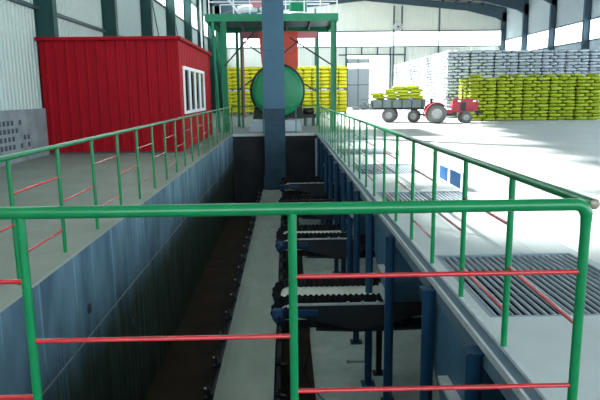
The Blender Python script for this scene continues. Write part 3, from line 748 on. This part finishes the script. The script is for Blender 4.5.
# ------------------------------------------------------------------ tractor
def wheel(parent, name, x, y, r, w_, rim_r, s):
    t = MB().lathe([(rim_r, -w_ / 2), (r * 0.9, -w_ / 2), (r, -w_ * 0.32), (r, w_ * 0.32), (r * 0.9, w_ / 2), (rim_r, w_ / 2), (rim_r, -w_ / 2)], (x, y, r), 'y', 30)
    n = 18
    for k in range(n):
        a = 2 * PI * k / n; b = a + 0.12
        for sg in (-1, 1):
            p = [(x + (r - 0.01) * math.cos(a), y, r + (r - 0.01) * math.sin(a)), (x + (r - 0.01) * math.cos(a + 0.1), y, r + (r - 0.01) * math.sin(a + 0.1)), (x + (r - 0.01) * math.cos(b + 0.12), y + sg * w_ * 0.4, r + (r - 0.01) * math.sin(b + 0.12)), (x + (r - 0.01) * math.cos(b), y + sg * w_ * 0.4, r + (r - 0.01) * math.sin(b))]
            o = [(x + (v[0] - x) * (1 + 0.025 / r), v[1], r + (v[2] - r) * (1 + 0.025 / r)) for v in p]
            t.add(p + o, [(0, 1, 2, 3), (4, 5, 6, 7), (0, 1, 5, 4), (1, 2, 6, 5), (2, 3, 7, 6), (3, 0, 4, 7)])
    for v in t.v: pass
    wb = t.build(name, 'tyre', parent)
    MB().lathe([(0.001, s * w_ * 0.25), (rim_r * 0.35, s * w_ * 0.28), (rim_r * 0.45, s * w_ * 0.18), (rim_r * 0.85, s * w_ * 0.2), (rim_r, s * w_ * 0.48), (rim_r + 0.01, s * w_ * 0.48), (rim_r + 0.005, -s * w_ * 0.4), (0.001, -s * w_ * 0.3)], (x, y, r), 'y', 24).build('rim', 'rim', wb)
    return wb
tr = thing('tractor', 'small red farm tractor parked before the bag stacks', 'tractor', (8.2, 32.3, 0), math.radians(-8)); tr.scale = (1.1, 1.1, 1.1)
for s in (-1, 1):
    wheel(tr, 'rear_wheel', 0, s * 0.52, 0.47, 0.28, 0.26, s)
    wheel(tr, 'front_wheel', 1.42, s * 0.48, 0.29, 0.18, 0.15, s)
MB().box((-0.25, -0.22, 0.36), (1.0, 0.22, 0.62), 0.04).build('gearbox', 'dark', tr)
MB().tube([(0, -0.5, 0.47), (0, 0.5, 0.47)], 0.07, 10).build('rear_axle', 'dark', tr)
MB().tube([(1.42, -0.5, 0.29), (1.42, 0.5, 0.29)], 0.05, 10).build('front_axle', 'dark', tr)
hood = MB()
hood.prism([(0.78, 0.55), (1.02, 0.50), (1.95, 0.58), (2.02, 0.70), (2.00, 1.08), (1.90, 1.16), (1.0, 1.22), (0.78, 1.16)], 'y', -0.25, 0.25)
hd = hood.build('hood', 'tred', tr)
bm = bmesh.new(); bm.from_mesh(hd.data); bmesh.ops.bevel(bm, geom=[e for e in bm.edges], offset=0.03, segments=2, affect='EDGES'); bm.to_mesh(hd.data); bm.free()
MB().box((2.0, -0.19, 0.66), (2.03, 0.19, 0.98), 0.008).build('grille', 'dark', tr)
MB().box((1.15, -0.262, 0.62), (1.42, -0.24, 1.02)).build('side_grille', 'dark', tr)
for s in (-1, 1): MB().lathe([(0.001, 0.05), (0.055, 0.045), (0.06, 0)], (1.99, s * 0.17, 1.06), 'x', 14).build('headlight', 'white', tr)
MB().box((1.75, -0.265, 1.03), (1.90, -0.245, 1.12), 0.005).build('side_lamp', 'white', tr); MB().box((1.02, -0.265, 1.02), (1.18, -0.245, 1.14), 0.005).build('side_lamp', 'white', tr)
MB().box((1.9, -0.30, 0.42), (2.2, 0.30, 0.58), 0.02).build('front_weight', 'dark', tr)
for s in (-1, 1):
    q = MB(); pr = []
    for i in range(9):
        a = math.radians(200 - i * 20); pr.append((0.56 * math.cos(a), 0.47 + 0.56 * math.sin(a)))
    n = len(pr)
    for i in range(n - 1):
        a, b = pr[i], pr[i + 1]
        q.prism([a, b, (b[0] * 0.95, b[1] - 0.03), (a[0] * 0.95, a[1] - 0.03)], 'y', s * 0.34, s * 0.70)
    q.prism([(-0.5, 0.62), (0.45, 0.62), (0.33, 0.92), (0.10, 1.01), (-0.15, 1.01), (-0.40, 0.88)], 'y', s * 0.34, s * 0.37)
    q.build('fender', 'tred', tr)
    MB().prism([(0.33, 0.44), (0.80, 0.50), (1.05, 0.98), (0.92, 1.02), (0.62, 0.66), (0.30, 0.66)], 'y', s * 0.26, s * 0.36).build('side_skirt', 'tred', tr)
MB().box((0.42, -0.375, 0.66), (0.72, -0.36, 0.74)).build('side_stripe', 'white', tr)
MB().box((-0.2, -0.22, 0.82), (0.22, 0.22, 0.92), 0.03).box((-0.28, -0.22, 0.90), (-0.18, 0.22, 1.22), 0.03).build('seat', 'skidblack', tr)
MB().tube([(0.80, 0, 1.1), (0.58, 0, 1.30)], 0.025, 8).build('steering_column', 'dark', tr)
q = MB(); cc = Vector((0.56, 0, 1.32)); ax = Vector((-0.22, 0, 0.2)).normalized(); u = Vector((0, 1, 0)); v = ax.cross(u)
q.tube([cc + (u * math.cos(2 * PI * i / 20) + v * math.sin(2 * PI * i / 20)) * 0.19 for i in range(21)], 0.018, 8)
for k in range(3): q.tube([cc, cc + (u * math.cos(2 * PI * k / 3) + v * math.sin(2 * PI * k / 3)) * 0.19], 0.012, 6)
q.build('steering_wheel', 'skidblack', tr)
MB().tube([(1.30, 0.10, 1.15), (1.30, 0.10, 1.70)], [0.035, 0.03], 10).build('exhaust', 'dark', tr)
MB().box((-0.62, -0.05, 0.34), (-0.2, 0.05, 0.42)).build('drawbar', 'dark', tr)

# ------------------------------------------------------------------ trailer
tl = thing('farm_trailer', 'grey-green farm trailer loaded with yellow bags behind the tractor', 'trailer', (6.45, 34.0, 0), math.radians(-16))
for s in (-1, 1):
    wheel(tl, 'trailer_wheel', -0.45, s * 0.62, 0.40, 0.22, 0.2, s); wheel(tl, 'trailer_wheel', 0.92, s * 0.55, 0.34, 0.2, 0.18, s)
MB().box((-1.5, -0.65, 0.86), (1.5, 0.65, 0.92)).build('bed', 'trailer', tl)
for s in (-1, 1): MB().box((-1.52, s * 0.65, 0.84), (1.52, s * 0.69, 1.27), 0.008).build('side_board', 'trailer', tl)
for s in (-1, 1): MB().box((s * 1.48, -0.65, 0.86), (s * 1.52, 0.65, 1.27), 0.008).build('end_board', 'trailer', tl)
q = MB()
for s in (-1, 1):
    for k in range(6): q.box((-1.4 + k * 0.55, s * 0.69, 0.84), (-1.35 + k * 0.55, s * 0.72, 1.27))
q.build('board_posts', 'dark', tl)
for y in (-0.35, 0.35): MB().box((-1.4, y - 0.05, 0.72), (1.45, y + 0.05, 0.86)).build('chassis_beam', 'dark', tl)
MB().tube([(-0.45, -0.6, 0.40), (-0.45, 0.6, 0.40)], 0.05, 10).box((-0.6, -0.4, 0.4), (-0.3, 0.4, 0.72)).build('rear_axle', 'dark', tl)
MB().tube([(0.92, -0.5, 0.34), (0.92, 0.5, 0.34)], 0.05, 10).box((0.75, -0.4, 0.36), (1.1, 0.4, 0.72)).build('front_axle', 'dark', tl)
MB().tube([(0.95, 0, 0.42), (1.95, 0.0, 0.40)], 0.05, 8).build('drawbar', 'dark', tl)
R16 = Matrix.Rotation(math.radians(-16), 4, 'Z')
ntb = 0
for k, (nx_, ny_, z, xs0) in enumerate(((4, 2, 1.03, -1.08), (4, 2, 1.22, -1.08), (4, 2, 1.41, -1.10), (4, 2, 1.595, -1.2), (3, 2, 1.78, -0.45), (2, 2, 1.95, 0.0))):
    for i in range(nx_):
        for j in range(ny_):
            step = 0.72
            p = Vector((xs0 + i * step + random.uniform(-.03, .03), -0.31 + j * 0.62 + random.uniform(-.03, .03), 0))
            p.x += random.uniform(-.06, .06)
            p = R16 @ p
            place(yb_[(i + k) % 3], 'yellow_bag', (6.45 + p.x, 34.0 + p.y, z), math.radians(-16) + random.uniform(-.12, .12), 'yellow-green woven bag loaded on the farm trailer', 'bag', 'yellow-green bags on the trailer', (random.uniform(-.05, .05), random.uniform(-.05, .05)))
            ntb += 1
# grey-white sacks by the door
for i, (x, y, z) in enumerate(((7.3, 62, 0.16), (8.2, 62.1, 0.16), (9.0, 61.9, 0.16), (7.7, 62, 0.48), (8.6, 62, 0.48), (8.15, 62, 0.80), (8.3, 62.0, 1.12))):
    o = place(bag_mesh('big_sack_mesh', 0.86, 0.7, 0.31, 'wbag', i), 'white_sack', (x, y, z), random.uniform(-.1, .1), 'pale sack in the small heap before the back door', 'sack', 'pale sacks heaped by the back door')

# ------------------------------------------------------------------ light
wd = bpy.data.worlds.new('world'); bpy.context.scene.world = wd; wd.use_nodes = True
wn_ = wd.node_tree.nodes; wl_ = wd.node_tree.links
bg = wn_['Background']; tcw = wn_.new('ShaderNodeTexCoord'); sxw = wn_.new('ShaderNodeSeparateXYZ'); rw = wn_.new('ShaderNodeValToRGB')
wl_.new(tcw.outputs['Generated'], sxw.inputs[0]); wl_.new(sxw.outputs['Z'], rw.inputs['Fac'])
# hazy sky: bright white towards the horizon, deeper and bluer overhead
els = rw.color_ramp.elements
els[0].position = 0.0; els[0].color = (0.88, 0.98, 1.0, 1); els[1].position = 1.0; els[1].color = (0.04, 0.065, 0.10, 1)
for p_, c_ in ((0.25, (0.72, 0.90, 0.98, 1)), (0.42, (0.22, 0.335, 0.40, 1)), (0.65, (0.07, 0.115, 0.14, 1))):
    e_ = els.new(p_); e_.color = c_
wl_.new(rw.outputs['Color'], bg.inputs['Color']); bg.inputs['Strength'].default_value = 3.6
sl = bpy.data.lights.new('sun', 'SUN'); so = bpy.data.objects.new('sun', sl); C.objects.link(so)
sl.energy = 19.0; sl.angle = math.radians(5); sl.color = (1.0, 0.97, 0.90)
so.rotation_euler = S.to_track_quat('Z', 'Y').to_euler()
sc_ = bpy.context.scene
sc_.view_settings.view_transform = 'Standard'; sc_.view_settings.look = 'None'; sc_.view_settings.gamma = 1.0; sc_.view_settings.use_curve_mapping = False
sc_.view_settings.exposure = 0.9
sc_.cycles.use_denoising = True
sc_.cycles.max_bounces = 8; sc_.cycles.diffuse_bounces = 5; sc_.cycles.transparent_max_bounces = 12
